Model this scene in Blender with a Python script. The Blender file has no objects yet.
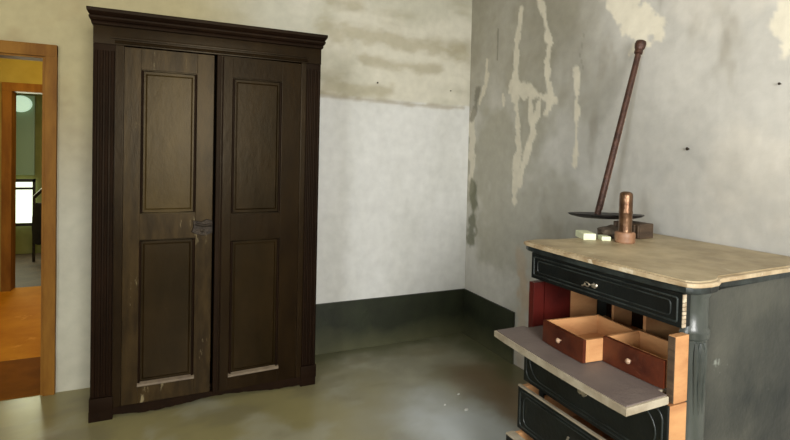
import bpy, bmesh, math, random
import numpy as np
from mathutils import Vector, Matrix

C = bpy.context.scene.collection
SC = bpy.context.scene

# ------------------------------------------------------------------ camera
CAMPOS = (-2.2181, -3.4619, 1.45)
cam_d = bpy.data.cameras.new('camera')
cam = bpy.data.objects.new('camera', cam_d); C.objects.link(cam)
r = Vector((0.9107755, -0.41223784, 0.02340837)); u = Vector((-0.01164816, 0.03101766, 0.99945096)); f = Vector((0.41273758, 0.91054811, -0.02344831))
M = Matrix((( r.x, u.x, -f.x, CAMPOS[0]), (r.y, u.y, -f.y, CAMPOS[1]), (r.z, u.z, -f.z, CAMPOS[2]), (0, 0, 0, 1)))
cam.matrix_world = M
cam_d.sensor_width = 36.0
cam_d.lens = 501.64 / 790 * 36
cam_d.shift_y = -(220 - 165.14) / 790
cam_d.clip_start = 0.05
SC.camera = cam

# ------------------------------------------------------------------ world, lights, exposure
SC.view_settings.view_transform = 'Standard'
SC.view_settings.look = 'None'
SC.view_settings.gamma = 1
SC.view_settings.exposure = 0.0
w = bpy.data.worlds.new('world'); SC.world = w; w.use_nodes = True
w.node_tree.nodes['Background'].inputs[0].default_value = (0.75, 0.85, 1, 1)
w.node_tree.nodes['Background'].inputs[1].default_value = 0.6

def area(name, loc, aim, sx, sy, power, col, spread=180):
    d = bpy.data.lights.new(name, 'AREA'); d.shape = 'RECTANGLE'; d.size = sx; d.size_y = sy
    d.energy = power; d.color = col; d.spread = math.radians(spread)
    o = bpy.data.objects.new(name, d); C.objects.link(o); o.location = loc
    o.rotation_euler = (Vector(aim) - Vector(loc)).to_track_quat('-Z', 'Y').to_euler()
    return o
area('window_daylight', (-1.75, -5.14, 1.75), (-1.5, 0, 1.1), 1.2, 1.5, 147, (1.0, 0.985, 0.95))
area('left_fill', (-4.55, -4.1, 1.75), (0, -1.2, 1.5), 1.0, 1.3, 70, (0.93, 0.97, 1.0), 140)  # added fill to lift the grey wall; the left wall has no window
d = bpy.data.lights.new('patch_spot', 'SPOT'); d.energy = 420; d.color = (1.0, 0.95, 0.88)  # added spot, its cone edge makes the bright diagonal on the right wall
d.spot_size = math.radians(33); d.spot_blend = 0.45; d.shadow_soft_size = 0.12
o = bpy.data.objects.new('patch_spot', d); C.objects.link(o); o.location = (-3.9, -4.9, 0.7)
o.rotation_euler = (Vector((0, -2.65, 2.62)) - o.location).to_track_quat('-Z', 'Y').to_euler()
# the neighbouring rooms' own lights
d = bpy.data.lights.new('passage_bulb', 'POINT'); d.energy = 32; d.color = (1.0, 0.74, 0.30); d.shadow_soft_size = 0.15
o = bpy.data.objects.new('passage_bulb', d); C.objects.link(o); o.location = (-3.1, 1.55, 2.1)
area('far_window_daylight', (-4.0, 4.4, 1.4), (-3.8, 2.9, 0.9), 0.6, 0.8, 22, (0.95, 1.0, 0.7))

# ------------------------------------------------------------------ materials
def lin(c):
    return tuple(((v/255)/12.92 if v/255 <= 0.04045 else ((v/255+0.055)/1.055)**2.4) for v in c)
def mat(name, c1, c2=None, scale=6.0, rough=0.6, metal=0.0, bump=0.15, bscale=None, stretch=(1, 1, 1), c3=None, t3=0.62, s3=25.0, spec=0.5, coat=0.0, contrast=(0.35, 0.65), rvar=0.0):
    m = bpy.data.materials.new(name); m.use_nodes = True
    nt = m.node_tree; b = nt.nodes['Principled BSDF']
    b.inputs['Roughness'].default_value = rough; b.inputs['Metallic'].default_value = metal
    b.inputs['Specular IOR Level'].default_value = spec; b.inputs['Coat Weight'].default_value = coat
    tc = nt.nodes.new('ShaderNodeTexCoord'); mp = nt.nodes.new('ShaderNodeMapping'); mp.inputs['Scale'].default_value = stretch
    nt.links.new(tc.outputs['Object'], mp.inputs['Vector'])
    def noise(s, det=6, ro=0.6):
        n = nt.nodes.new('ShaderNodeTexNoise'); n.inputs['Scale'].default_value = s; n.inputs['Detail'].default_value = det
        n.inputs['Roughness'].default_value = ro; nt.links.new(mp.outputs['Vector'], n.inputs['Vector']); return n
    def ramp(src, a, bb):
        rr = nt.nodes.new('ShaderNodeMapRange'); rr.inputs[1].default_value = a; rr.inputs[2].default_value = bb
        rr.clamp = True; nt.links.new(src, rr.inputs[0]); return rr.outputs[0]
    n = noise(scale); fac = ramp(n.outputs['Fac'], *contrast)
    mx = nt.nodes.new('ShaderNodeMix'); mx.data_type = 'RGBA'
    mx.inputs[6].default_value = (*lin(c1), 1); mx.inputs[7].default_value = (*lin(c2 or c1), 1)
    nt.links.new(fac, mx.inputs[0]); out = mx.outputs[2]
    if c3:
        n3 = noise(s3, 8, 0.7); f3 = ramp(n3.outputs['Fac'], t3, t3+0.06)
        m3 = nt.nodes.new('ShaderNodeMix'); m3.data_type = 'RGBA'; m3.inputs[7].default_value = (*lin(c3), 1)
        nt.links.new(out, m3.inputs[6]); nt.links.new(f3, m3.inputs[0]); out = m3.outputs[2]
    nt.links.new(out, b.inputs['Base Color'])
    if rvar:
        ma = nt.nodes.new('ShaderNodeMapRange'); ma.inputs[3].default_value = rough-rvar; ma.inputs[4].default_value = rough+rvar
        nt.links.new(noise(scale*2.3).outputs['Fac'], ma.inputs[0]); nt.links.new(ma.outputs[0], b.inputs['Roughness'])
    if bump:
        bn = noise(bscale or scale*4); bp = nt.nodes.new('ShaderNodeBump'); bp.inputs['Strength'].default_value = bump
        bp.inputs['Distance'].default_value = 0.01
        nt.links.new(bn.outputs['Fac'], bp.inputs['Height']); nt.links.new(bp.outputs['Normal'], b.inputs['Normal'])
    return m
def dusty_foot(m, c, z0, z1):
    """worn and dusty lower strip, ragged edge"""
    nt = m.node_tree; b = nt.nodes['Principled BSDF']; src = b.inputs['Base Color'].links[0].from_socket
    tc = nt.nodes.new('ShaderNodeTexCoord'); sp = nt.nodes.new('ShaderNodeSeparateXYZ'); nt.links.new(tc.outputs['Object'], sp.inputs[0])
    n = nt.nodes.new('ShaderNodeTexNoise'); n.inputs['Scale'].default_value = 4; n.inputs['Detail'].default_value = 6; nt.links.new(tc.outputs['Object'], n.inputs['Vector'])
    ad = nt.nodes.new('ShaderNodeMath'); ad.operation = 'MULTIPLY_ADD'; ad.inputs[1].default_value = .22; nt.links.new(n.outputs['Fac'], ad.inputs[0]); nt.links.new(sp.outputs['Z'], ad.inputs[2])
    mr = nt.nodes.new('ShaderNodeMapRange'); mr.inputs[1].default_value = z0+.11; mr.inputs[2].default_value = z1+.11; mr.inputs[3].default_value = 1; mr.inputs[4].default_value = 0
    nt.links.new(ad.outputs[0], mr.inputs[0]); mx = nt.nodes.new('ShaderNodeMix'); mx.data_type = 'RGBA'; mx.inputs[7].default_value = (*lin(c), 1)
    nt.links.new(src, mx.inputs[6]); nt.links.new(mr.outputs[0], mx.inputs[0]); nt.links.new(mx.outputs[2], b.inputs['Base Color'])
def painted(name, rough=0.9, bump=0.35, bscale=14):
    """base colour comes from the wall's attribute of paint and stains with painted-in light"""
    m = bpy.data.materials.new(name); m.use_nodes = True; nt = m.node_tree; b = nt.nodes['Principled BSDF']
    a = nt.nodes.new('ShaderNodeAttribute'); a.attribute_name = 'paint'
    tc = nt.nodes.new('ShaderNodeTexCoord'); n = nt.nodes.new('ShaderNodeTexNoise'); n.inputs['Scale'].default_value = bscale; n.inputs['Detail'].default_value = 10
    nt.links.new(tc.outputs['Object'], n.inputs['Vector'])
    mr = nt.nodes.new('ShaderNodeMapRange'); mr.inputs[1].default_value = 0.3; mr.inputs[2].default_value = 0.7; mr.inputs[3].default_value = 0.93; mr.inputs[4].default_value = 1.05
    nt.links.new(n.outputs['Fac'], mr.inputs[0])
    vm = nt.nodes.new('ShaderNodeVectorMath'); vm.operation = 'SCALE'
    nt.links.new(a.outputs['Color'], vm.inputs[0]); nt.links.new(mr.outputs[0], vm.inputs['Scale'])
    nt.links.new(vm.outputs[0], b.inputs['Base Color']); b.inputs['Roughness'].default_value = rough
    b.inputs['Specular IOR Level'].default_value = 0.2
    bp = nt.nodes.new('ShaderNodeBump'); bp.inputs['Strength'].default_value = bump; bp.inputs['Distance'].default_value = 0.008
    nt.links.new(n.outputs['Fac'], bp.inputs['Height']); nt.links.new(bp.outputs['Normal'], b.inputs['Normal'])
    return m
def glow(name, c, s):
    m = bpy.data.materials.new(name); m.use_nodes = True; b = m.node_tree.nodes['Principled BSDF']
    b.inputs['Base Color'].default_value = (*lin(c), 1); b.inputs['Emission Color'].default_value = (*lin(c), 1)
    b.inputs['Emission Strength'].default_value = s; return m

MT = {}
MT['plaster'] = painted('old_plaster')
MT['dark_wood'] = mat('dark_wardrobe_wood', (23, 14, 6), (34, 23, 10), 2.5, 0.34, bump=0.12, bscale=12, spec=0.12, stretch=(3, 3, 1.2), c3=(62, 48, 32), t3=0.66, s3=9, rvar=0.1)
MT['dark_wood2'] = mat('dark_wardrobe_frame_wood', (20, 11, 7), (29, 17, 10), 2.5, 0.5, bump=0.12, bscale=12, spec=0.10, stretch=(3, 3, 1.2), rvar=0.1)
MT['wardrobe_panel'] = mat('wardrobe_panel_wood', (25, 17, 6), (38, 27, 12), 2.0, 0.32, bump=0.12, bscale=10, spec=0.14, stretch=(2.5, 2.5, 1.2), c3=(96, 86, 66), t3=0.70, s3=8, rvar=0.12)
MT['wardrobe_panel_sheen'] = mat('sheen_worn_panel_wood', (44, 33, 13), (64, 51, 26), 2.0, 0.34, bump=0.12, bscale=10, spec=0.16, stretch=(2.5, 2.5, 1.2), c3=(106, 94, 64), t3=0.66, s3=8)  # left upper panel: window reflection painted in as lighter wood, plus worn spots
MT['dark_wood_sheen_worn'] = mat('sheen_worn_door_wood', (32, 22, 10), (54, 41, 22), 3.5, 0.36, bump=0.12, bscale=12, spec=0.16, stretch=(4, 4, .9), c3=(124, 112, 84), t3=0.61, s3=4, contrast=(.4, .6))  # left door frame: its sheen painted in as paler wood, with worn patches
MT['bead'] = mat('dusty_bead', (118, 104, 84), (98, 84, 68), 20, 0.7)
MT['iron'] = mat('old_iron', (38, 32, 26), (58, 48, 36), 40, 0.5, 0.6, bump=0.4)
MT['black'] = mat('black_chest_paint', (9, 12, 12), (18, 23, 23), 5, 0.38, bump=0.2, bscale=40, spec=0.35, c3=(70, 74, 70), t3=0.70, s3=22, rvar=0.1)
MT['edge_black'] = mat('rubbed_highlit_moulding', (48, 55, 53), (16, 20, 20), 12, 0.4, bump=0.2, bscale=40)  # lighter black: thin edge highlights painted in, partly rubbed wear
MT['side_black'] = mat('worn_chest_side_paint', (36, 40, 38), (76, 76, 68), 2.6, 0.38, bump=0.25, bscale=30, c3=(122, 126, 118), t3=0.66, s3=11, rvar=0.1)
MT['column_black'] = mat('highlit_column_paint', (42, 47, 45), (74, 78, 72), 5, 0.3, bump=0.2, bscale=30, spec=0.6, stretch=(1, 1, .4), c3=(128, 130, 120), t3=0.66, s3=14)  # lighter black puts the column's lit highlight into its colour
MT['raw'] = mat('bare_pale_wood', (200, 150, 100), (174, 122, 78), 4, 0.6, bump=0.15, bscale=40, stretch=(1, 1, 3), c3=(150, 92, 50), t3=0.66, s3=9)
MT['chip'] = mat('chipped_veneer_edge', (196, 180, 156), (150, 130, 105), 40, 0.7)
MT['mahog'] = mat('red_mahogany', (88, 40, 21), (60, 23, 12), 3, 0.35, bump=0.1, bscale=40, stretch=(1, 4, 4))
MT['red_lining'] = mat('dark_red_lining', (84, 22, 16), (56, 14, 11), 3, 0.4, bump=0.1, bscale=40)
MT['leather'] = mat('writing_surface', (96, 85, 81), (108, 97, 92), 7, 0.6, bump=0.15, bscale=50)
MT['flapedge'] = mat('worn_flap_edge', (172, 162, 142), (140, 128, 108), 12, 0.6, c3=(88, 74, 58), t3=0.66, s3=30)
MT['top'] = mat('worn_chest_top', (182, 166, 134), (138, 122, 94), 5, 0.5, bump=0.2, bscale=25, c3=(196, 184, 154), t3=0.6, s3=4, rvar=0.1)
MT['lip'] = mat('worn_top_moulding', (200, 182, 150), (146, 122, 90), 10, 0.5, bump=0.2, c3=(206, 194, 170), t3=0.58, s3=18)
for k_ in ('dark_wood', 'dark_wood2', 'wardrobe_panel', 'wardrobe_panel_sheen', 'dark_wood_sheen_worn'): MT[k_].node_tree.nodes['Principled BSDF'].inputs['Specular Tint'].default_value = (1.0, 0.84, 0.58, 1)
MT['brass'] = mat('dull_metal', (190, 182, 165), (130, 120, 100), 60, 0.35, 0.8, bump=0.2)
MT['ivory'] = mat('ivory_knob', (176, 148, 124), (130, 98, 74), 60, 0.35, bump=0)
MT['casing'] = mat('varnished_door_casing', (136, 94, 34), (112, 72, 22), 3, 0.6, spec=0.15, bump=0.08, bscale=20, stretch=(5, 5, 1), c3=(90, 46, 20), t3=0.66, s3=10)
MT['floor'] = mat('concrete_floor', (146, 143, 120), (114, 108, 76), 1.1, 0.30, bump=0.2, bscale=4, contrast=(.3, .7), c3=(164, 164, 152), t3=0.60, s3=2.6, rvar=0.13, spec=0.45)
MT['terracotta'] = mat('ochre_floor', (196, 138, 40), (176, 116, 28), 3, 0.8, spec=0.1, bump=0.15, c3=(206, 150, 60), t3=0.6, s3=4)
MT['shaded_floor'] = mat('shaded_passage_floor', (124, 76, 14), (104, 62, 10), 5, 0.8, spec=0.1, bump=0.15)  # shadow on the floor inside the doorway, painted in as darker brown
MT['green_band'] = mat('dark_green_plinth', (28, 32, 17), (37, 42, 24), 6, 0.55, bump=0.3, c3=(62, 62, 47), t3=0.68, s3=12)
dusty_foot(MT['green_band'], (78, 78, 54), .0, .17)
MT['yellow'] = mat('yellow_wall', (164, 148, 70), (146, 130, 54), 3, 0.85, bump=0.2)
MT['palewall'] = mat('pale_wall', (190, 172, 128), (176, 158, 112), 3, 0.85, bump=0.2)
MT['greenwall'] = mat('sage_wall', (138, 140, 84), (118, 122, 68), 3, 0.7, bump=0.2)
MT['ceil'] = mat('limewash_ceiling', (200, 196, 184), (184, 180, 166), 2, 0.9, bump=0.2)
MT['rod'] = mat('rusty_rod', (54, 34, 28), (82, 54, 42), 30, 0.4, 0.4, bump=0.4, c3=(150, 112, 88), t3=0.66, s3=50)
MT['rod_light'] = mat('rod_highlight_rib', (128, 98, 80), (80, 54, 42), 60, 0.45, 0.3)  # paler ribs paint in the highlight along the rod
MT['pan'] = mat('dark_tin', (36, 34, 36), (52, 48, 48), 20, 0.4, 0.5)
MT['copper'] = mat('worn_copper', (138, 108, 84), (76, 50, 34), 14, 0.3, 0.85, bump=0.25, c3=(70, 40, 28), t3=0.64, s3=30)
MT['basewood'] = mat('turned_wood_base', (150, 112, 84), (122, 86, 60), 20, 0.5, bump=0.2)
MT['block'] = mat('brown_wood_block', (58, 44, 32), (84, 66, 48), 6, 0.7, bump=0.3, stretch=(1, 1, 8))
MT['stone'] = mat('grey_lump', (104, 92, 78), (76, 64, 52), 25, 0.8, bump=0.6)
MT['soap'] = mat('pale_soap', (226, 232, 198), (206, 212, 176), 12, 0.55, bump=0.1)
MT['black_cloth'] = mat('black_cloth', (16, 15, 14), (26, 24, 22), 8, 0.9)
MT['white_chip'] = mat('white_plaster_chip', (232, 232, 228), (205, 205, 200), 30, 0.6)
MT['glass_day'] = glow('daylit_pane', (238, 250, 224), 1.6)
MT['glass_dim'] = glow('dim_green_pane', (120, 140, 110), 0.18)
MT['lampglow'] = glow('pale_lamp_glass', (196, 226, 200), 0.8)

# ------------------------------------------------------------------ mesh helpers
class MB:
    def __init__(s): s.bm = bmesh.new()
    def box(s, x0, x1, y0, y1, z0, z1, bev=0.0, seg=2):
        b2 = bmesh.new(); bmesh.ops.create_cube(b2, size=1)
        for v in b2.verts:
            v.co = Vector(((x0+x1)/2+v.co.x*(x1-x0), (y0+y1)/2+v.co.y*(y1-y0), (z0+z1)/2+v.co.z*(z1-z0)))
        if bev: bmesh.ops.bevel(b2, geom=b2.edges[:], offset=bev, segments=seg, affect='EDGES', profile=0.7)
        s.merge(b2); return s
    def merge(s, b2, mtx=None):
        if mtx: bmesh.ops.transform(b2, matrix=mtx, verts=b2.verts)
        me = bpy.data.meshes.new('t'); b2.to_mesh(me); b2.free(); s.bm.from_mesh(me); bpy.data.meshes.remove(me)
    def lathe(s, prof, n=24, origin=(0, 0, 0), axis='Z', cap=True):
        rings = []
        for rr, z in prof:
            rings.append([s.bm.verts.new(s._ax(rr*math.cos(2*math.pi*k/n), rr*math.sin(2*math.pi*k/n), z, origin, axis)) for k in range(n)])
        for a, b in zip(rings, rings[1:]):
            for k in range(n): s.bm.faces.new((a[k], a[(k+1) % n], b[(k+1) % n], b[k]))
        if cap: s.bm.faces.new(rings[0][::-1]); s.bm.faces.new(rings[-1])
        return s
    def _ax(s, x, y, z, o, axis):
        if axis == 'Z': v = (x, y, z)
        elif axis == 'X': v = (z, x, y)
        else: v = (y, z, x)
        return Vector((v[0]+o[0], v[1]+o[1], v[2]+o[2]))
    def tube(s, pts, r, n=8, closed=False):
        pts = [Vector(p) for p in pts]; m = len(pts); rings = []
        for i, p in enumerate(pts):
            a = pts[(i-1) % m] if (closed or i > 0) else p; b = pts[(i+1) % m] if (closed or i < m-1) else p
            t = (b-a).normalized(); up = Vector((1, 0, 0)) if abs(t.x) < 0.8 else Vector((0, 0, 1))
            e1 = t.cross(up).normalized(); e2 = t.cross(e1)
            rr = r[i] if isinstance(r, (list, tuple)) else r
            rings.append([s.bm.verts.new(p+e1*rr*math.cos(2*math.pi*k/n)+e2*rr*math.sin(2*math.pi*k/n)) for k in range(n)])
        pr = list(zip(rings, rings[1:])) + ([(rings[-1], rings[0])] if closed else [])
        for a, b in pr:
            for k in range(n): s.bm.faces.new((a[k], a[(k+1) % n], b[(k+1) % n], b[k]))
        if not closed: s.bm.faces.new(rings[0][::-1]); s.bm.faces.new(rings[-1])
        return s
    def prism(s, poly, z0, z1, bev=0.0):
        b2 = bmesh.new()
        lo = [b2.verts.new((x, y, z0)) for x, y in poly]; hi = [b2.verts.new((x, y, z1)) for x, y in poly]
        n = len(poly); b2.faces.new(lo[::-1]); b2.faces.new(hi)
        for k in range(n): b2.faces.new((lo[k], lo[(k+1) % n], hi[(k+1) % n], hi[k]))
        if bev:
            es = [e for e in b2.edges if abs(e.verts[0].co.z-e.verts[1].co.z) < 1e-6]
            bmesh.ops.bevel(b2, geom=es, offset=bev, segments=3, affect='EDGES', profile=0.6)
        s.merge(b2); return s
    def build(s, name, m, parent=None, smooth=False):
        bmesh.ops.recalc_face_normals(s.bm, faces=s.bm.faces)
        me = bpy.data.meshes.new(name); s.bm.to_mesh(me); s.bm.free()
        o = bpy.data.objects.new(name, me); C.objects.link(o); me.materials.append(MT[m] if isinstance(m, str) else m)
        if smooth:
            for p in me.polygons: p.use_smooth = True
            try: me.set_sharp_from_angle(angle=math.radians(38))
            except Exception: pass
        if parent: o.parent = parent
        return o
def tag(o, label=None, cat=None, group=None, kind=None):
    if label: o['label'] = label
    if cat: o['category'] = cat
    if group: o['group'] = group
    if kind: o['kind'] = kind
    return o
def thing(name, label, cat, loc=(0, 0, 0), rz=0, group=None):
    o = bpy.data.objects.new(name, None); C.objects.link(o); o.location = loc; o.rotation_euler = (0, 0, rz)
    o.empty_display_size = 0.1
    return tag(o, label, cat, group)
def struct(o, label=None, cat=None): return tag(o, label, cat, kind='structure')

# ------------------------------------------------------------------ numpy noise for plaster colours
RNG = np.random.default_rng(7)
LAT = RNG.random((256, 256))
def vnoise(x, y):
    xi = np.floor(x).astype(int); yi = np.floor(y).astype(int); fx = x-xi; fy = y-yi
    fx = fx*fx*(3-2*fx); fy = fy*fy*(3-2*fy)
    g = lambda a, b: LAT[a % 256, b % 256]
    return (g(xi, yi)*(1-fx)+g(xi+1, yi)*fx)*(1-fy)+(g(xi, yi+1)*(1-fx)+g(xi+1, yi+1)*fx)*fy
def fbm(x, y, o=5):
    t = np.zeros_like(x); a = 0.5; s = 0
    for k in range(o): t += a*vnoise(x*2**k+17.3*k, y*2**k+5.1*k); s += a; a *= 0.55
    return t/s
def segdist(X, Y, pts):
    d = np.full(X.shape, 9.0)
    for (ax, ay), (bx, by) in zip(pts, pts[1:]):
        vx, vy = bx-ax, by-ay; L = vx*vx+vy*vy+1e-9
        t = np.clip(((X-ax)*vx+(Y-ay)*vy)/L, 0, 1)
        d = np.minimum(d, np.hypot(X-ax-t*vx, Y-ay-t*vy))
    return d
def smooth(a, b, v):
    t = np.clip((v-a)/(b-a), 0, 1); return t*t*(3-2*t)
def blend(col, c, m): return col*(1-m[..., None])+np.array(lin(c))*m[..., None]

def plaster_sheet(name, us, zs, to3, colour, hole=None, relief=0.0):
    U, Z = np.meshgrid(us, zs, indexing='ij')
    col = colour(U, Z)
    h = relief*(fbm(U*3.1+9, Z*3.1+4)-0.5)
    edge = np.minimum(np.minimum(U-us[0], us[-1]-U), np.minimum(Z-zs[0], zs[-1]-Z)); h = h*np.clip(edge/0.15, 0, 1)
    nu, nz = U.shape
    V = [to3(a, b, c) for a, b, c in zip(U.ravel(), Z.ravel(), h.ravel())]
    F = []
    for i in range(nu-1):
        uc = (us[i]+us[i+1])/2
        for j in range(nz-1):
            zc = (zs[j]+zs[j+1])/2
            if hole and hole[0] < uc < hole[1] and hole[2] < zc < hole[3]: continue
            a = i*nz+j; F.append((a, a+nz, a+nz+1, a+1))
    me = bpy.data.meshes.new(name); me.from_pydata(V, [], F); me.update()
    at = me.color_attributes.new('paint', 'FLOAT_COLOR', 'POINT')
    flat = np.ones((nu*nz, 4), dtype=np.float32); flat[:, :3] = col.reshape(-1, 3); at.data.foreach_set('color', flat.ravel())
    me.materials.append(MT['plaster'])
    for p in me.polygons: p.use_smooth = True
    o = bpy.data.objects.new(name, me); C.objects.link(o); return o

# ------------------------------------------------------------------ the room
X0, Y0, ZC = -4.6, -5.2, 3.05
DX0, DX1, DZ = -3.70, -2.857, 1.965            # opening in the back wall
def colA(X, Z):
    n = fbm(X*2.2, Z*2.2); n2 = fbm(X*7+3, Z*7)
    wx = fbm(X*4+5, Z*4+9)-0.5
    c = np.zeros(X.shape+(3,)); c[:] = lin((212, 212, 208))
    c = blend(c, (190, 190, 182), smooth(0.45, 0.7, fbm(X*5, Z*1.5+40))*0.3)
    line = 1.832+0.012*(-X)**1.3+wx*0.02
    up = smooth(0, 0.02, Z-line)
    beige = np.zeros_like(c); beige[:] = lin((190, 187, 170))
    beige = blend(beige, (204, 200, 184), smooth(0.42, 0.62, n))
    beige = blend(beige, (166, 160, 138), smooth(0.5, 0.75, fbm(X*1.6+20, Z*6+3))*0.6)
    c = c*(1-up[..., None])+beige*up[..., None]
    for kind, wd, pts in STA:
        dd = segdist(X, Z, pts)+(fbm(X*9, Z*16)-0.5)*wd*2.2
        c = blend(c, {'D': (150, 138, 112), 'S': (152, 142, 112)}[kind], (1-smooth(wd*0.1, wd*1.5, dd))*(0.6 if kind == 'D' else 0.5))
    # warm light on the wall left of the wardrobe, painted into its colour
    left = smooth(-1.5, -2.2, X)
    warm = np.zeros_like(c); warm[:] = lin((176, 165, 128)); warm = blend(warm, (164, 150, 114), smooth(0.45, 0.65, n))
    warm = blend(warm, (186, 186, 174), smooth(1.9, 0.9, Z)*0.7)
    c = c*(1-left[..., None])+warm*left[..., None]
    return c*(0.97+0.06*n2[..., None])
STA = [('D', .018, [(-1.251, 1.856), (-1.095, 1.846), (-0.784, 1.837), (-0.449, 1.828), (-0.060, 1.827)]),
       ('S', .07, [(-1.216, 2.310), (-0.875, 2.308), (-0.462, 2.290), (-0.103, 2.267)]),
       ('S', .045, [(-0.910, 2.143), (-0.627, 2.111), (-0.281, 2.128)]),
       ('S', .05, [(-1.208, 1.923), (-0.943, 1.892), (-0.705, 1.925)]),
       ('S', .06, [(-1.184, 2.525), (-0.973, 2.520)])]
STB = [('L', 0.029, [(-0.633, 2.461), (-0.607, 2.329), (-0.583, 2.125), (-0.581, 1.929)]),
    ('L', 0.029, [(-0.805, 2.516), (-0.881, 2.335), (-0.916, 2.168), (-0.907, 1.945), (-0.958, 1.844), (-0.917, 1.739)]),
    ('L', 0.052, [(-0.547, 1.933), (-0.659, 1.907), (-0.744, 1.885)]),
    ('L', 0.039, [(-0.744, 1.885), (-0.845, 1.848), (-0.987, 1.810)]),
    ('L', 0.039, [(-0.595, 1.879), (-0.639, 1.632), (-0.627, 1.424), (-0.606, 1.142)]),
    ('L', 0.034, [(-0.746, 1.831), (-0.786, 1.627), (-0.723, 1.426), (-0.656, 1.251)]),
    ('L', 0.029, [(-0.846, 1.822), (-0.794, 1.660), (-0.761, 1.494)]),
    ('L', 0.021, [(-1.166, 1.973), (-1.174, 1.793), (-1.175, 1.585), (-1.175, 1.406)]),
    ('L', 0.029, [(-0.230, 2.166), (-0.225, 1.991), (-0.136, 1.860)]),
    ('L', 0.046, [(-0.05, 1.775), (-0.060, 1.491), (-0.045, 1.183)]),
    ('L', 0.026, [(-0.444, 1.893), (-0.459, 1.819)]),
    ('L', 0.104, [(-1.44, 2.6), (-1.463, 2.351), (-1.545, 2.234), (-1.613, 2.094)]),
    ('L', 0.065, [(-2.281, 2.3), (-2.290, 2.090), (-2.300, 1.929)]),
    ('P', 0.10, [(-0.74, 0.60), (-0.73, 0.254), (-0.72, 0.0)]),
    ('P', 0.09, [(-0.691, 0.76), (-0.745, 0.474)]),
    ('G', 0.075, [(-0.075, 1.209), (-0.10, 1.014), (-0.07, 0.769)]),
    ('D', 0.045, [(-0.11, 1.96), (-0.09, 1.851), (-0.05, 1.749)]),
    ('D', 0.010, [(-0.360, 2.382), (-0.358, 2.161)]),
    ('D', 0.004, [(-1.220, 2.199), (-1.187, 2.058), (-1.222, 1.953)])]
def colB(Y, Z):
    n = fbm(Y*2.0+50, Z*2.0); n2 = fbm(Y*8, Z*3+11)
    c = np.zeros(Y.shape+(3,)); c[:] = lin((176, 174, 167))
    c = blend(c, (146, 143, 130), smooth(0.35, 0.6, n)*smooth(-1.6, -1.0, Y))
    c = blend(c, (138, 134, 120), smooth(1.5, 2.2, Z)*smooth(-1.5, -1.1, Y)*.7)
    c = blend(c, (160, 160, 156), smooth(1.9, 0.6, Z)*smooth(-1.2, -0.2, -np.abs(Y+1.2))*0.6)
    c = blend(c, (190, 186, 176), smooth(-1.3, -2.2, Y)*smooth(0.4, 0.6, fbm(Y*2.7, Z*2.7+8))*0.8)
    c = blend(c, (136, 131, 118), smooth(0.60, 0.72, fbm(Y*3, Z*1.2+70))*0.6)
    c = c*(1+.32*smooth(-1.45, -.35, Y))[..., None]  # brighter towards the corner: light on this wall painted in
    for kind, wd, pts in STB:
        soft = {'L': 0.35, 'P': 0.9, 'G': 0.6, 'D': 0.5}[kind]
        dd = segdist(Y, Z, pts)+(fbm(Y*18, Z*14)-0.5)*wd*(2.2 if kind == 'L' else 1.6)
        m = 1-smooth(wd*(1-soft), wd, dd)
        c = blend(c, {'L': (208, 202, 184), 'P': (176, 158, 136), 'G': (92, 94, 70), 'D': (96, 92, 78)}[kind], m*{'L': .92, 'P': .55, 'G': .75, 'D': .6 if wd > .009 else .3}[kind])
    return c*(0.97+0.06*n2[..., None])
def steps(brk, h):
    out = []
    for a, b in zip(brk, brk[1:]):
        n = max(1, int(round((b-a)/h))); out += list(np.linspace(a, b, n, endpoint=False))
    return np.array(out+[brk[-1]])
wa = plaster_sheet('wall_back', steps([X0, DX0, DX1, 0.0], 0.0125), steps([0, DZ, ZC], 0.0125), lambda a, z, h: (a, -h, z), colA, (DX0, DX1, -1, DZ), 0.02)
struct(wa, 'whitewashed plaster wall behind the wardrobe', 'wall')
wb = plaster_sheet('wall_right', steps([Y0, -2.7, 0.0], 0.0125), steps([0, ZC], 0.0125), lambda a, z, h: (h, a, z), colB, None, 0.015)
struct(wb, 'grey plaster wall with pale streaks behind the chest', 'wall')
# masonry behind the sheets, as thick as the door reveal
b = MB(); WT = 0.12
b.box(X0, DX0, 0.012, WT, 0, ZC).box(DX1, 0.3, 0.012, WT, 0, ZC).box(DX0, DX1, 0.012, WT, DZ, ZC)
struct(b.build('wall_core', 'palewall'), 'thickness of the back wall around the doorway', 'wall')
def flat(nm, m, *bx): 
    q = MB(); q.box(*bx); return struct(q.build(nm, m))
def colF(X, Y):
    n = fbm(X*1.3+31, Y*1.3+7); n2 = fbm(X*4+3, Y*4+60); n3 = fbm(X*2.2+80, Y*5+9)
    c = np.zeros(X.shape+(3,)); c[:] = lin((142, 140, 122))
    c = blend(c, (140, 132, 92), smooth(-0.9, -1.7, X+(n-.5)*1.2))
    c = blend(c, (158, 156, 138), smooth(0.5, 0.7, n2)*0.6)
    c = blend(c, (118, 112, 86), smooth(0.5, 0.68, n3)*0.6)
    c = blend(c, (190, 197, 200), (1-smooth(0.1, 0.55, np.hypot((X+.76)*1.2, (Y+1.28)*.8)+(n2-.5)*.35))*.9)  # bluish sheen of the floor painted in, partly a paler cement patch
    c = blend(c, (112, 92, 66), smooth(-.62, -.38, X+(n2-.5)*.25)*smooth(-.35, -.75, Y)*.85)  # brown here is mostly the chest's shade, painted in
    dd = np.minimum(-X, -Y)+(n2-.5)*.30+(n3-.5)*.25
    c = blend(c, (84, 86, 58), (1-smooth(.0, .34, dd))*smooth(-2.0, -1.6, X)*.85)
    return c
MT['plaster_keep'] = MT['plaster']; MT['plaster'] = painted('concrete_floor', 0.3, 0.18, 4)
MT['plaster'].node_tree.nodes['Principled BSDF'].inputs['Specular IOR Level'].default_value = 0.5
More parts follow.
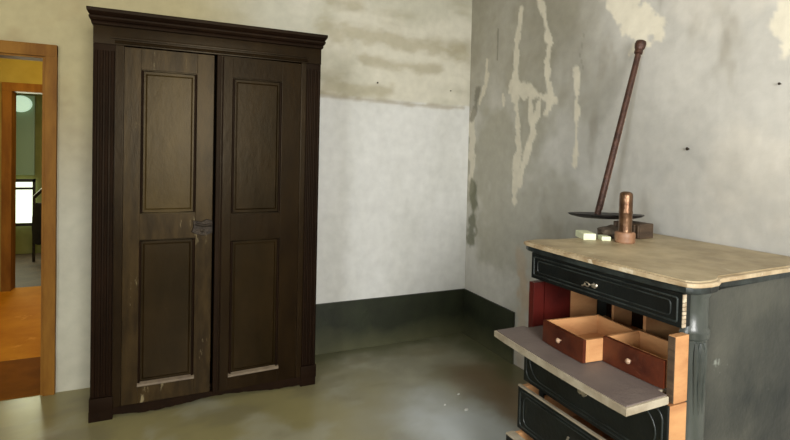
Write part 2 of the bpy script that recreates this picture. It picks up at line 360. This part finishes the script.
fo = plaster_sheet('floor', steps([X0, 0.0], 0.025), steps([Y0, 0.0], 0.025), lambda a, z, h: (a, z, 0.0), colF)
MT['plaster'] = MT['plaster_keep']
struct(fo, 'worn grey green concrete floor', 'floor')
flat('trim_2', 'floor', X0, 0.0, Y0, 0.0, -0.1, -0.002)
tag(flat('ceiling', 'ceil', X0-.2, .2, Y0-.2, .2, ZC, ZC+.1), 'pale ceiling', 'ceiling')
flat('wall_left', 'ceil', X0-.15, X0, Y0, 0.12, 0, ZC)
q = MB(); q.box(X0, -2.45, Y0-.15, Y0, 0, ZC).box(-1.05, 0, Y0-.15, Y0, 0, ZC).box(-2.45, -1.05, Y0-.15, Y0, 0, .95).box(-2.45, -1.05, Y0-.15, Y0, 2.55, ZC)
struct(q.build('wall_front', 'ceil'))
q = MB()
for x0, x1 in ((-2.45, -2.39), (-1.11, -1.05), (-1.78, -1.72)): q.box(x0, x1, Y0-.09, Y0-.04, .95, 2.55)
for z0, z1 in ((.95, 1.01), (2.49, 2.55)): q.box(-2.39, -1.11, Y0-.09, Y0-.04, z0, z1)
struct(q.build('window_1', 'casing'))

# dark green plinth band at the foot of the walls
b = MB(); n = 60
b.box(-1.75, -0.001, -0.016, 0.0, 0.0, 0.3625, 0.003)
struct(b.build('baseboard_back', 'green_band'), 'dark green painted plinth band at the foot of the white wall', 'baseboard')
b = MB(); b.box(-0.016, 0.0, -0.655, -0.016, 0.0, 0.3625, 0.003)
struct(b.build('baseboard_right', 'green_band'), 'dark green painted plinth band at the foot of the grey wall', 'baseboard')

# ------------------------------------------------------------------ doorway and the rooms beyond
b = MB()
b.box(-2.862, -2.802, -0.03, 0.05, 0, 2.022, 0.006).box(DX0-.055, DX0+.005, -0.03, 0.05, 0, 2.022, 0.006).box(DX0-.055, -2.802, -0.032, 0.05, 1.955, 2.024, 0.006)
b.box(-2.875, -2.857, -0.01, WT, 0, 1.96).box(DX0, DX0+.015, -0.01, WT, 0, 1.96).box(DX0+.015, -2.875, -0.01, WT, 1.945, 1.965)
struct(b.build('door_1', 'casing'), 'brown varnished door casing at the left edge', 'door frame')
struct(MB().box(DX0, DX1, 0.0, 0.62, -0.1, 0.004).build('shaded_floor_1', 'shaded_floor'), 'passage floor in the doorway, its shade painted darker brown', 'shaded_floor')
PX0, PX1, PY = -4.7, -1.9, 2.6
q = MB(); q.box(PX0, PX1, 0.62, PY+.1, -0.1, 0.002).box(PX0, DX0, WT, .62, -.1, .002).box(DX1, PX1, WT, .62, -.1, .002)
struct(q.build('floor_2', 'terracotta'), 'warm ochre floor of the passage beyond the doorway', 'floor')
struct(MB().box(PX0, PX1, PY+.1, 6.0, -0.1, 0.002).build('floor_3', 'block'), 'dim olive floor of the farthest room', 'floor')
struct(MB().box(PX0, PX1, WT, 6.0, 2.36, 2.46).build('ceiling_2', 'palewall'))
q = MB(); q.box(PX0-.1, PX0, WT, 6.0, 0, 2.4).box(PX1, PX1+.1, WT, 6.0, 0, 2.4)
struct(q.build('wall_passage_side', 'palewall'))
q = MB(); q.box(PX0, -3.69, PY, PY+.12, 0, 2.36).box(-3.69, -2.9, PY, PY+.12, 2.05, 2.36).box(-2.9, PX1, PY, PY+.12, 0, 2.36)
struct(q.build('wall_passage', 'yellow'), 'yellow wall above the second doorway', 'wall')
q = MB(); q.box(-3.695, -3.615, PY-.03, PY+.14, 0, 2.05, 0.005).box(-2.96, -2.88, PY-.03, PY+.14, 0, 2.05, 0.005).box(-3.695, -2.88, PY-.035, PY+.14, 1.97, 2.055, 0.005)
struct(q.build('door_2', 'casing'), 'inner brown door frame seen through the doorway', 'door frame')
FY = 4.6
struct(MB().box(PX0, PX1, FY, FY+.1, 0, 2.4).build('wall_far', 'greenwall'), 'sage green wall of the farthest room', 'wall')
q = MB(); q.box(-4.13, -3.83, FY-.05, FY, 0.40, 0.98, 0.004)
wn = struct(q.build('window_2', 'glass_day'), 'bright low window pane in the farthest room', 'window')
q = MB()
for x0, x1, z0, z1 in ((-4.15, -3.81, 0.96, 1.0), (-4.15, -3.81, 0.38, 0.42), (-4.15, -4.12, .38, 1.0), (-3.84, -3.81, .38, 1.0), (-4.13, -3.83, .86, .89)): q.box(x0, x1, FY-.07, FY-.045, z0, z1)
q.build('window_frame', 'pan', wn)
q = MB(); q.box(-4.13, -3.83, FY-.03, FY, 1.05, 2.1, .01)
struct(q.build('window_3', 'glass_dim'), 'dim greenish glazed panel above the bright pane', 'window')
t = thing('wall_lamp', 'pale glowing oval lamp high on the sage green wall', 'lamp', (-3.97, FY-.03, 1.98))
q = MB(); q.lathe([(0.02, 0.0), (0.06, -0.006), (0.07, -0.02), (0.04, -0.035)], 20, (0, 0, 0), 'Y'); q.build('mounting_plate', 'pan', t)
q = MB(); q.lathe([(0.01, -0.03), (0.10, -0.035), (0.135, -0.06), (0.12, -0.09), (0.07, -0.11), (0.01, -0.118)], 24, (0, 0, 0), 'Y', True)
sh = q.build('lamp_shade', 'lampglow', t, True); sh.scale = (0.95, 1, 0.8)
t = thing('stair_railing', 'dark sloping handrail beside the far bright pane', 'railing', (-3.56, 4.0, 0))
q = MB(); q.tube([(-.16, 0.02, .80), (0.0, 0, .98), (.25, -.02, 1.27), (.6, -.05, 1.66)], 0.02, 8); q.build('handrail', 'iron', t, True)
q = MB(); q.tube([(-.16, .02, 0.0), (-.16, .02, .80)], .016, 8); q.build('post', 'iron', t, True)
q = MB(); q.tube([(.45, -.035, 0.0), (.45, -.035, 1.5)], .016, 8); q.build('post', 'iron', t, True)
# black garment draped on a peg stand behind the inner doorway
q = MB()
prof = [(0.045, .70), (.075, .62), (.095, .5), (.10, .36), (.085, .22), (.07, .12), (.03, .1)]; prof = [(a_, z_-.1) for a_, z_ in prof]
q.lathe(prof, 28, (0, 0, 0))
for v in q.bm.verts:
    a = math.atan2(v.co.y, v.co.x); v.co.x *= 1+.16*math.sin(5*a+v.co.z*3); v.co.y *= .7*(1+.16*math.cos(4*a)); 
g = q.build('hanging_bag', 'black_cloth', None, True); g.location = (-3.635, 3.88, 0.235); g.scale = (.8, .8, .85)
tag(g, 'black bag hanging from the far handrail, half hidden by the door casing', 'bag')

# ------------------------------------------------------------------ wardrobe
W0, W1, WY, WH = -2.576, -1.366, -0.453, 2.155
wd = thing('wardrobe', 'tall dark brown two-door wooden wardrobe against the white wall', 'wardrobe', ((W0+W1)/2, WY/2, 0))
def wp(mb, name, m, parent=None, smooth=False):
    """build from world coordinates under the wardrobe"""
    par = parent or wd
    off = Vector(wd.location)
    for v in mb.bm.verts: v.co -= off
    return mb.build(name, m, par, smooth)
b = MB()
b.box(W0+.015, W0+.04, WY+.03, -.03, .04, 2.08).box(W1-.04, W1-.015, WY+.03, -.03, .04, 2.08)
b.box(W0+.04, W1-.04, -.05, -.03, .06, 2.08).box(W0+.04, W1-.04, WY+.05, -.05, .06, .085).box(W0+.015, W1-.015, WY+.03, -.03, 2.06, 2.085)
wp(b, 'carcass', 'dark_wood2')
def pilaster(x0, x1):
    b = MB(); b.box(x0, x1, WY+.012, WY+.045, .05, 1.985, 0.002)
    n = 4; wdt = (x1-x0)/n
    for k in range(n):
        xc = x0+wdt*(k+.5)
        b.tube([(xc, WY+.012, .13), (xc, WY+.012, 1.95)], wdt*.36, 8)
    b.box(x0-.004, x1+.004, WY-.004, WY+.045, .05, .125, 0.004)
    return wp(b, 'pilaster', 'dark_wood2', None, True)
pilaster(W0, -2.474); pilaster(-1.455, W1)
b = MB(); b.box(-2.474, -2.433, WY+.004, WY+.045, .05, 1.985, 0.004); wp(b, 'frame_stile', 'dark_wood')
b = MB(); b.box(-1.487, -1.455, WY+.004, WY+.045, .05, 1.985, 0.004); wp(b, 'frame_stile', 'dark_wood')
b = MB(); b.box(W0, W1, WY+.004, WY+.045, 1.985, 2.085, 0.003)
b.tube([(W0+.1, WY+.004, 2.0), (W1-.08, WY+.004, 2.0)], .008, 8).box(W0+.08, W1-.08, WY-.006, WY+.01, 2.016, 2.03, .004)
wp(b, 'frieze', 'dark_wood', None, True)
b = MB()
prof = [(0.0, 2.078), (.010, 2.080), (.014, 2.090), (.012, 2.096), (.022, 2.100), (.030, 2.110), (.030, 2.118), (.024, 2.122), (.034, 2.130), (.044, 2.140), (.046, 2.152), (.044, 2.157), (-.02, 2.160)]
def ring(o_, z): return [(W0-o_*.55, -.01, z), (W0-o_*.55, WY-o_, z), (W1+o_*.55, WY-o_, z), (W1+o_*.55, -.01, z)]
rows = [[b.bm.verts.new(p) for p in ring(o_, z)] for o_, z in prof]
for a, c_ in zip(rows, rows[1:]):
    for k in range(4): b.bm.faces.new((a[k], a[(k+1) % 4], c_[(k+1) % 4], c_[k]))
b.bm.faces.new(rows[0][::-1]); b.bm.faces.new(rows[-1])
wp(b, 'cornice', 'dark_wood2')
b = MB()
pts = [(-2.48, .11), (-1.46, .11)]; xs = np.linspace(-2.474, -1.456, 40); random.seed(3)
lowz = [.022+.012*math.sin(x*9)+random.uniform(-.003, .003) for x in xs]
vs = []
for yy in (WY+.002, WY+.03):
    vs.append(([b.bm.verts.new((x, yy, z)) for x, z in zip(xs, lowz)], [b.bm.verts.new((x, yy, .062)) for x in xs]))
for k in range(len(xs)-1):
    (l0, h0), (l1, h1) = vs
    b.bm.faces.new((l0[k], l0[k+1], h0[k+1], h0[k])); b.bm.faces.new((l1[k], h1[k], h1[k+1], l1[k+1]))
    b.bm.faces.new((l0[k], l1[k], l1[k+1], l0[k+1])); b.bm.faces.new((h0[k], h0[k+1], h1[k+1], h1[k]))
wp(b, 'plinth', 'dark_wood2')
for x0, x1 in ((W0-.005, -2.47), (-1.46, W1)):
    for y0, y1 in ((WY-.002, WY+.08), (-.11, -.03)):
        b = MB(); b.prism([(x0, y0), (x1, y0), (x1, y1), (x0, y1)], 0, .06, .006); wp(b, 'foot', 'dark_wood2')

def wdoor(x0, x1, pan, ang, hinge_left):
    """a framed door; pan = list of (xa, xb, za, zb)"""
    hx = x0 if hinge_left else x1
    e = Vector((hx, WY+.004, 0))-Vector(wd.location)
    zb, zt = .062, 1.978
    b = MB(); T = .026
    xa, xb = pan[0][0], pan[0][1]
    L = lambda x: x-hx
    b.box(L(x0), L(xa), 0, T, zb, zt, .002).box(L(xb), L(x1), 0, T, zb, zt, .002)
    zs = [zb]+[z for p in sorted(pan, key=lambda p: p[2]) for z in (p[2], p[3])]+[zt]
    for k in range(0, len(zs), 2): b.box(L(xa), L(xb), 0.0015, T, zs[k], zs[k+1], .001)
    dr = b.build('door', 'dark_wood_sheen_worn' if hinge_left else 'dark_wood', wd); dr.location = e; dr.rotation_euler = (0, 0, ang)
    for (xa, xb, za, zc) in pan:
        b = MB(); b.box(L(xa)-.003, L(xb)+.003, .012, .02, za-.003, zc+.003)
        # raised and fielded centre
        i0, i1 = .022, .03
        lo = [(L(xa)+i0, za+i0), (L(xb)-i0, za+i0), (L(xb)-i0, zc-i0), (L(xa)+i0, zc-i0)]
        hi = [(L(xa)+i1, za+i1), (L(xb)-i1, za+i1), (L(xb)-i1, zc-i1), (L(xa)+i1, zc-i1)]
        v0 = [b.bm.verts.new((p[0], .012, p[1])) for p in lo]; v1 = [b.bm.verts.new((p[0], .007, p[1])) for p in hi]
        for k in range(4): b.bm.faces.new((v0[k], v0[(k+1) % 4], v1[(k+1) % 4], v1[k]))
        b.bm.faces.new(v1)
        b.build('door_panel', 'wardrobe_panel_sheen' if hinge_left and za > 1 else 'wardrobe_panel', dr)
        b = MB(); m_ = .007
        b.tube([(L(xa)+m_, .003, za+m_), (L(xb)-m_, .003, za+m_), (L(xb)-m_, .003, zc-m_), (L(xa)+m_, .003, zc-m_)], .0065, 8, True)
        b.build('panel_moulding', 'dark_wood2', dr, True)
    za = min(p[2] for p in pan); xa, xb = pan[0][0], pan[0][1]
    b = MB(); b.bm.verts.ensure_lookup_table()
    pr = [(-.004, za-.012), (-.014, za-.006), (-.012, za+.003), (.006, za+.012), (.006, za-.012)]
    r0 = [b.bm.verts.new((L(xa)-.004, y, z)) for y, z in pr]; r1 = [b.bm.verts.new((L(xb)+.004, y, z)) for y, z in pr]
    for k in range(5): b.bm.faces.new((r0[k], r0[(k+1) % 5], r1[(k+1) % 5], r1[k]))
    b.bm.faces.new(r0[::-1]); b.bm.faces.new(r1)
    tag(b.build('weather_strip', 'bead', dr), 'dusty pale strip at the foot of the lower panel')
    return dr
dl = wdoor(-2.432, -1.984, [(-2.352, -2.073, 1.090, 1.867), (-2.356, -2.073, .165, .952)], 0.0, True)
dr_ = wdoor(-1.972, -1.488, [(-1.886, -1.603, 1.080, 1.860), (-1.886, -1.603, .150, .930)], math.radians(3.2), False)
# astragal on the meeting edge and lock plate
b = MB(); b.box(-.484, -.462, -.010, .0, .062, 1.978, .004).tube([(-.452, -.002, .07), (-.452, -.002, 1.97)], .004, 6)
b.build('astragal', 'dark_wood2', dr_)
b = MB(); hx = -2.432
P2 = [(-.105, .045), (-.06, .035), (-.03, .05), (.0, .04), (.0, -.03), (-.04, -.045), (-.085, -.035), (-.11, -.02), (-.10, .01)]
v0 = [b.bm.verts.new((.448+x, -.001, 1.005+z)) for x, z in P2]; v1 = [b.bm.verts.new((.448+x*.96, -.007, 1.005+z*.94)) for x, z in P2]
for k in range(9): b.bm.faces.new((v0[k], v0[(k+1) % 9], v1[(k+1) % 9], v1[k]))
b.bm.faces.new(v1)
b.build('lock_plate', 'iron', dl)
b = MB(); b.tube([(.36, -.012, 1.03), (.40, -.016, 1.018), (.445, -.012, 1.022)], .008, 8).lathe([(.003, -.016), (.011, -.012), (.011, 0)], 12, (.395, 0, .992), 'Y')
b.build('latch', 'iron', dl, True)

# ------------------------------------------------------------------ chest of drawers with writing flap
CH = thing('chest_of_drawers', 'black painted chest of drawers with open writing flap against the grey wall', 'chest of drawers', (-0.7997, -2.4671, 0), 0.0243)
def side(o_):          # outline of the top: (depth, along) with ears over the corner columns
    near = [(.0, .0), (.012, -.014), (.04, -.024), (.08, -.028), (.12, -.024), (.145, -.012), (.155, .0), (.17, .006), (.45, .006), (.79, .006)]
    far = [(d_, .735-a) for d_, a in near[::-1]]
    far[-1] = (.0, .722)
    p = near+far
    out = []
    for d_, a in p:
        cx, cy = .40, .3675
        out.append((d_+(o_ if d_ < .2 else 0)*(1 if d_ < .02 else .5), a+(o_ if a < cy else -o_)))
    # slightly bowed front edge
    n = 9
    for k in range(1, n):
        t_ = k/n; a = out[-1] if k == 1 else a
        out.append((out[len(p)-1][0]-.010*math.sin(math.pi*t_), out[len(p)-1][1]*(1-t_)+out[0][1]*t_))
    return out
MB().prism(side(.014), 1.072, 1.086, .004).build('top_board', 'top', CH)
b = MB(); b.prism(side(.008), 1.046, 1.070, .008); b.build('top_cove', 'edge_black', CH)
b = MB(); b.prism(side(.0), 1.068, 1.082, .005)
tag(b.build('top_moulding', 'lip', CH), 'pale worn moulded edge of the top')
DBK = .775
b = MB(); b.box(.10, DBK, .037, .052, .05, 1.046, .001); b.build('side_panel', 'side_black', CH)
b = MB(); b.box(.10, DBK, .666, .684, .05, 1.046, .001); b.build('side_panel', 'side_black', CH)
b = MB(); b.box(DBK-.012, DBK, .052, .666, .05, 1.046); b.build('back_panel', 'raw', CH)
b = MB()
for z0, z1 in ((.925, .937), (.712, .733), (.488, .497), (.292, .301), (.09, .105)): b.box(.055, DBK-.012, .053, .665, z0, z1)
b.build('shelf_board', 'raw', CH)
b = MB(); b.box(.045, DBK, .01, .71, 0, .088, .006); b.box(.035, DBK-.01, .0, .72, .0, .03, .004); b.build('plinth', 'black', CH)
def column(w0, sgn):
    b = MB(); n = 16
    def ringz(z, rd, rw): return [b.bm.verts.new((.105-rd*math.cos(math.pi*k/n), w0+sgn*rw*math.sin(math.pi*k/n), z)) for k in range(n+1)]
    lv = [(.088, .055, .048), (1.046, .055, .048)]
    lv = [(.088, .058, .052), (.13, .058, .052), (.135, .052, .044), (.89, .052, .044), (.895, .056, .05), (.915, .058, .052), (.925, .052, .044), (1.02, .052, .044), (1.03, .058, .05), (1.046, .058, .05)]
    R_ = [ringz(*l) for l in lv]
    for a, c_ in zip(R_, R_[1:]):
        for k in range(n): b.bm.faces.new((a[k], a[k+1], c_[k+1], c_[k]))
        b.bm.faces.new((a[n], a[0], c_[0], c_[n]))
    b.bm.faces.new(R_[0]); b.bm.faces.new(R_[-1])
    co = b.build('corner_column', 'column_black', CH, True)
    # carved drop below the capital
    b = MB()
    for a0, ww in ((-.022, .008), (0.0, .011), (.022, .008)):
        ang = math.pi/2-.25+a0*14
        dx, dy = -math.cos(ang)*.052, sgn*math.sin(ang)*.044
        px, py = .105+dx, w0+dy
        zz = [.885, .86, .82, .76, .70, .66]
        b.tube([(px, py, z) for z in zz], [ww*.5, ww, ww*1.1, ww*.8, ww*.5, .001], 8)
    b.build('carved_drop', 'column_black', co, True)
column(.052, -1); column(.666, 1)

def rrect(w0, w1, z0, z1, r_, d_, n=6):
    pts = []
    for cw, cz, a0 in ((w1-r_, z1-r_, 0), (w0+r_, z1-r_, 90), (w0+r_, z0+r_, 180), (w1-r_, z0+r_, 270)):
        for k in range(n+1):
            a = math.radians(a0+90*k/n); pts.append((d_, cw+r_*math.cos(a), cz+r_*math.sin(a)))
    return pts
DW0, DW1 = .020, .694
def big_drawer(z0, z1, df, depth, rad, label=None, thick=.024, skew=0.0, side_m='raw'):
    depth = min(depth, .40) if skew else depth
    b = MB(); b.box(df, df+.010, DW0, DW1, z0, z1, .0025)
    dr = b.build('drawer', 'black', CH)
    if label: dr['label'] = label
    b = MB(); b.box(df+.010, .052, DW0+.0015, DW0+.02, z0+.002, z1-.002, .001).box(df+.010, .052, DW1-.02, DW1-.0015, z0+.002, z1-.002, .001)
    b.box(df+.010, df+.010+thick, DW0+.02, DW1-.02, z0+.002, z1-.001)
    b.build('drawer_block', side_m, dr)
    b = MB(); zz = z1-.045
    b.box(.0535, depth, .068, .080, z0+.012, zz).box(.0535, depth, .638, .650, z0+.012, zz).box(df+.0345, depth, .068, .650, z0+.012, z0+.02).box(depth-.012, depth, .068, .650, z0+.02, zz)
    b.build('drawer_box', 'raw', dr)
    b = MB(); m = .016
    b.tube(rrect(DW0+m, DW1-m, z0+m, z1-m, rad*.5, df-.0005), .003, 8, True)
    b.tube(rrect(DW0+m+.022, DW1-m-.022, z0+m+.014, z1-m-.014, rad, df-.0005), .0024, 8, True)
    b.build('drawer_moulding', 'edge_black', dr, True)
    if skew:
        pv = Vector((.05, DW0, 0)); dr.rotation_euler = (0, 0, skew); dr.location = pv-Matrix.Rotation(skew, 3, 'Z') @ pv
    return dr
def escutcheon(dr, df, wc, zc, s=1.0):
    b = MB(); n = 18; P3 = []
    for k in range(n):
        a = 2*math.pi*k/n; rr = (.016+.007*math.cos(2*a)+.003*math.cos(4*a+1))*s; P3.append((rr*math.cos(a)*.8, rr*math.sin(a)*1.25))
    v0 = [b.bm.verts.new((df-.001, wc+a, zc+c_)) for a, c_ in P3]; v1 = [b.bm.verts.new((df-.005, wc+a*.85, zc+c_*.85)) for a, c_ in P3]
    for k in range(n): b.bm.faces.new((v0[k], v0[(k+1) % n], v1[(k+1) % n], v1[k]))
    b.bm.faces.new(v1); return b.build('escutcheon', 'brass', dr)
d1 = big_drawer(.937, 1.044, .012, .62, .012, 'shallow black top drawer with a small metal key in its lock', side_m='black')
escutcheon(d1, .012, .356, .985, .7)
b = MB(); b.tube([(.010, .356, .990), (-.012, .358, .990)], .003, 6)
b.tube([(-.014+.0*math.cos(a), .368+.011*math.cos(a), .990+.007*math.sin(a)) for a in np.linspace(0, 2*math.pi, 12, endpoint=False)], .0025, 6, True)
b.tube([(-.012, .375, .988), (-.012, .392, .980)], .003, 6)
b.build('key', 'brass', d1, True)
b = MB(); random.seed(5)
for k in range(8): b.box(.0115, .027, .0165, .0200, .940+k*.0128, .9525+k*.0128-random.uniform(0, .002), .0008)
tag(b.build('chipped_edge', 'chip', d1), 'pale chipped strip on the drawer side')
d2 = big_drawer(.500, .704, -.034, .62, .075, 'black drawer with curved moulding under the writing flap', skew=-.034)
escutcheon(d2, -.034, .36, .60, 1.3)
d3 = big_drawer(.304, .484, -.050, .60, .03, 'black drawer pulled slightly out with a pale worn top edge', thick=.006, skew=-.016)
b = MB(); b.box(-.052, -.038, DW0, DW1, .4805, .488, .002); b.build('worn_edge', 'flapedge', d3)
escutcheon(d3, -.050, .36, .40, 1.2)
b = MB(); b.tube([(-.052, .32, .415), (-.075, .33, .40), (-.078, .36, .392), (-.075, .39, .40), (-.052, .40, .415)], .0045, 8); b.build('drawer_handle', 'brass', d3, True)
d4 = big_drawer(.108, .290, -.098, .56, .03, 'lowest black drawer pulled out furthest')
b = MB(); b.box(-.100, -.060, DW0, DW1, .2875, .2945, .002); b.build('worn_edge', 'flapedge', d4)

# writing compartment
def dside(w0, w1, name_m, d0, z1):
    b = MB(); b.box(d0, .050, w0, w1, .708, z1, .002); return b.build('compartment_side', name_m, CH)
ns = dside(.020, .044, 'raw', -.012, .914)
b = MB(); b.box(-.015, -.0115, .021, .043, .710, .912, .001); b.build('worn_front_edge', 'block', ns)
fs = dside(.654, .684, 'red_lining', -.006, .9245)
b = MB(); b.box(.054, .20, .654, .6655, .734, .924); b.build('compartment_lining', 'red_lining', CH)
b = MB(); b.box(.20, .36, .654, .6655, .734, .924); b.build('compartment_lining', 'raw', CH)
b = MB(); b.box(.42, .43, .053, .654, .734, .924); b.build('compartment_back', 'dark_wood2', CH)  # dark wood here paints in the shade at the compartment's back
for w_, d0, d1_ in ((.525, .31, .419), (.40, .345, .419), (.290, .20, .419)):
    b = MB(); b.box(d0, d1_, w_-.006, w_+.006, .7335, .9245, .001); b.build('divider', 'raw', CH)
# the flap: dark surface, pale worn edges, bowed outer edge
def flap_poly(ins=0.0):
    p = [(.0535, .062), (.0535, .655), (-.031, .655), (-.033, .688-ins), (-.178+ins, .688-ins)]
    for k in range(1, 12):
        t_ = k/12; p.append((-.178-.038*math.sin(t_*math.pi/2)**.9+ins, (.688-ins)*(1-t_)+(.021+ins)*t_))
    p += [(-.217+ins, .021+ins), (-.034, .021+ins), (-.032, .062)]
    return p
b = MB(); b.prism(flap_poly(), .712, .736, .003); fl = b.build('writing_flap', 'flapedge', CH); fl['label'] = 'open writing flap with pale worn edges'
b = MB(); b.prism(flap_poly(.007), .7355, .7395, .001); b.build('writing_surface', 'leather', fl)
b = MB(); b.box(-.12, -.10, .345, .365, .694, .712, .002).tube([(-.15, .355, .700), (-.145, .355, .690), (-.14, .355, .700)], .005, 6); b.build('flap_lock', 'brass', fl)
def small_drawer(w0, w1, df, db, z0, z1, skew, label):
    e = bpy.data.objects.new('x', None); bpy.data.objects.remove(e)
    org = Vector((df, w0, z0)); wdt = w1-w0; dp = db-df; h = z1-z0
    b = MB(); n = 10
    lo = []
    outer = [(-.004*math.sin(math.pi*k/n), wdt*k/n) for k in range(n+1)]
    poly = outer+[(.012, wdt), (.012, 0)]
    b.prism(poly, 0, h, .0015)
    dr = b.build('small_drawer', 'mahog', CH); dr.location = org; dr.rotation_euler = (0, 0, skew); dr['label'] = label
    b = MB(); b.box(.012, dp, 0.001, .011, .001, h-.001, .001).box(.012, dp, wdt-.011, wdt-.001, .001, h-.001, .001).box(dp-.01, dp, .011, wdt-.011, .001, h-.001, .001)
    b.box(.012, dp-.01, .011, wdt-.011, .003, .009).box(.0, .0122, 0.0003, .0012, .001, h-.001)
    b.box(.0125, .016, .011, wdt-.011, .009, h-.001)
    b.build('drawer_box', 'raw', dr)
    b = MB(); b.lathe([(.003, .0), (.003, -.006), (.007, -.009), (.0095, -.014), (.007, -.019), (.003, -.021), (.001, -.0215)], 16, (-.003, wdt*.5, h*.52), 'X'); b.build('knob', 'ivory', dr, True)
small_drawer(.292, .515, -.103, .160, .742, .822, -.10, 'small mahogany drawer pulled out over the flap')
small_drawer(.052, .283, -.018, .160, .742, .830, .0, 'small mahogany drawer beside the compartment side')

# ------------------------------------------------------------------ things on the chest
ca, sa = math.cos(.0243), math.sin(.0243)
def cw(d_, w_, z): return Vector((-0.7997+ca*d_-sa*w_, -2.4671+sa*d_+ca*w_, z))
TOPZ = 1.0861
# copper cylinder on turned base
p = cw(.41, .560, TOPZ)
t = thing('copper_pestle', 'upright copper cylinder with domed cap standing in a turned wooden base', 'pestle', p)
b = MB(); b.lathe([(.038, 0), (.041, .003), (.042, .012), (.041, .018), (.042, .024), (.042, .040), (.039, .046), (.030, .048)], 28); b.build('base', 'basewood', t, True)
b = MB(); b.lathe([(.0275, .046), (.0275, .125), (.0285, .128), (.0285, .136), (.0275, .139), (.0275, .203), (.026, .213), (.020, .219), (.010, .222), (.001, .2225)], 28); b.build('shaft', 'copper', t, True)
# pale soap bar and slab
b = MB(); b.box(-.055, .055, -.028, .028, 0, .030, .006); g = b.build('soap_block', 'soap'); g.location = cw(.325, .700, TOPZ); g.rotation_euler = (0, 0, 1.12)
tag(g, 'pale cream block lying at the left end of the chest top', 'block')
b = MB(); b.box(-.028, .028, -.02, .02, 0, .019, .004); g = b.build('soap_piece', 'soap'); g.location = cw(.375, .640, TOPZ); g.rotation_euler = (0, 0, 1.1)
tag(g, 'lower small cream piece between the pale block and copper cylinder', 'block')
# wooden block carrying the pan
b = MB(); b.box(-.05, .05, -.07, .07, 0, .068, .006)
for k in range(7): b.tube([(-.051, -.06+k*.02, .006), (-.051, -.06+k*.02, .062)], .004, 6)
g = b.build('wooden_block', 'block'); g.location = cw(.590, .665, TOPZ); g.rotation_euler = (0, 0, .10)
tag(g, 'brown grooved wooden block under the round dark pan', 'block')
b = MB(); bmesh.ops.create_icosphere(b.bm, subdivisions=3, radius=1)
for v in b.bm.verts:
    n_ = 1+.16*math.sin(v.co.x*5+1)*math.cos(v.co.y*4)+.08*math.sin(v.co.z*9+v.co.y*7)
    v.co = Vector((v.co.x*.045*n_, v.co.y*.055*n_, max(v.co.z, -.75)*.03*n_))
g = b.build('stone_lump', 'stone', None, True); g.location = cw(.460, .680, TOPZ+.0245)
tag(g, 'rough grey brown lump behind the copper cylinder', 'stone')
# shallow round pan
b = MB(); b.lathe([(.001, .0), (.06, .0), (.13, .004), (.178, .014), (.188, .020), (.190, .024), (.184, .024), (.13, .010), (.06, .006), (.001, .006)], 48, cap=False)
pan = b.build('round_pan', 'pan', None, True); pan.location = cw(.525, .770, TOPZ+.073); pan.scale = (.9, .9, 1)
pan.rotation_euler = Matrix.Rotation(math.radians(-4.0), 3, Vector((.91, -.41, 0))).to_euler()
tag(pan, 'thin dark round pan lying on the wooden block below the leaning rod', 'pan')
# long rod leaning on the wall
A_ = Vector((-.325, -1.665, 1.176)); B_ = Vector((-.028, -1.632, 2.047))
t = thing('leaning_rod', 'long thin rusty rod with a knob leaning on the grey wall', 'rod', A_)
v = B_-A_; L_ = v.length; t.rotation_euler = v.to_track_quat('Z', 'Y').to_euler()
b = MB()
b.tube([(0, 0, L_*.94*i/12) for i in range(13)], [.0155-.002*i/12 for i in range(13)], 10)
b.build('shaft', 'rod', t, True)
b = MB()
for k in range(2): b.tube([(.0145*math.cos(3.7+k*.9+.05*i), .0145*math.sin(3.7+k*.9+.05*i), L_*(.03+.89*i/12)) for i in range(13)], .0028, 6)
tag(b.build('highlight_rib', 'rod_light', t, True), 'pale ribs painting the highlight along the rod')
b = MB(); b.lathe([(.014, L_*.925), (.020, L_*.93), (.020, L_*.945), (.018, L_*.950), (.024, L_*.962), (.027, L_*.985), (.024, L_*1.0), (.010, L_*1.008)], 20); b.build('knob', 'rod', t, True)

# ------------------------------------------------------------------ nails and chips
def nail(loc, direction, label, s=1.0):
    b = MB(); b.lathe([(.003*s, .004), (.003*s, -.016), (.007*s, -.016), (.0075*s, -.019), (.004*s, -.021)], 12, (0, 0, 0), direction)
    for v in b.bm.verts: v.co *= .7
    g = b.build('nail', 'iron'); g.location = loc; tag(g, label, 'nail')
nail((0.0, -1.891, 1.503), 'X', 'dark nail in the grey wall above the chest, right of the rod', 1.5)
nail((0.0, -2.268, 1.762), 'X', 'nail high in the grey wall at the right edge')
nail((-0.811, 0.0, 1.969), 'Y', 'nail in the stained plaster between wardrobe and corner', 1.2)
nail((-0.185, 0.0, 1.955), 'Y', 'tiny nail in the stained plaster next to the corner', .9)
random.seed(11)
for k, (x, y, s_, lb) in enumerate([(-.655, -1.075, .016, 'largest white plaster chip on the floor left of the chest'),
                                (-.60, -.90, .009, 'small white plaster chip on the floor, nearest the white wall'),
                                (-.74, -.98, .008, 'small white plaster chip on the floor, leftmost of the three')]):
    b = MB(); n = 7; pl = [(s_*random.uniform(.6, 1.2)*math.cos(2*math.pi*i/n), s_*.7*random.uniform(.6, 1.2)*math.sin(2*math.pi*i/n)) for i in range(n)]
    b.prism(pl, 0, .005, .001); g = b.build('plaster_chip', 'white_chip'); g.location = (x, y, .0005); tag(g, lb, 'plaster chip', 'plaster chips on the floor')
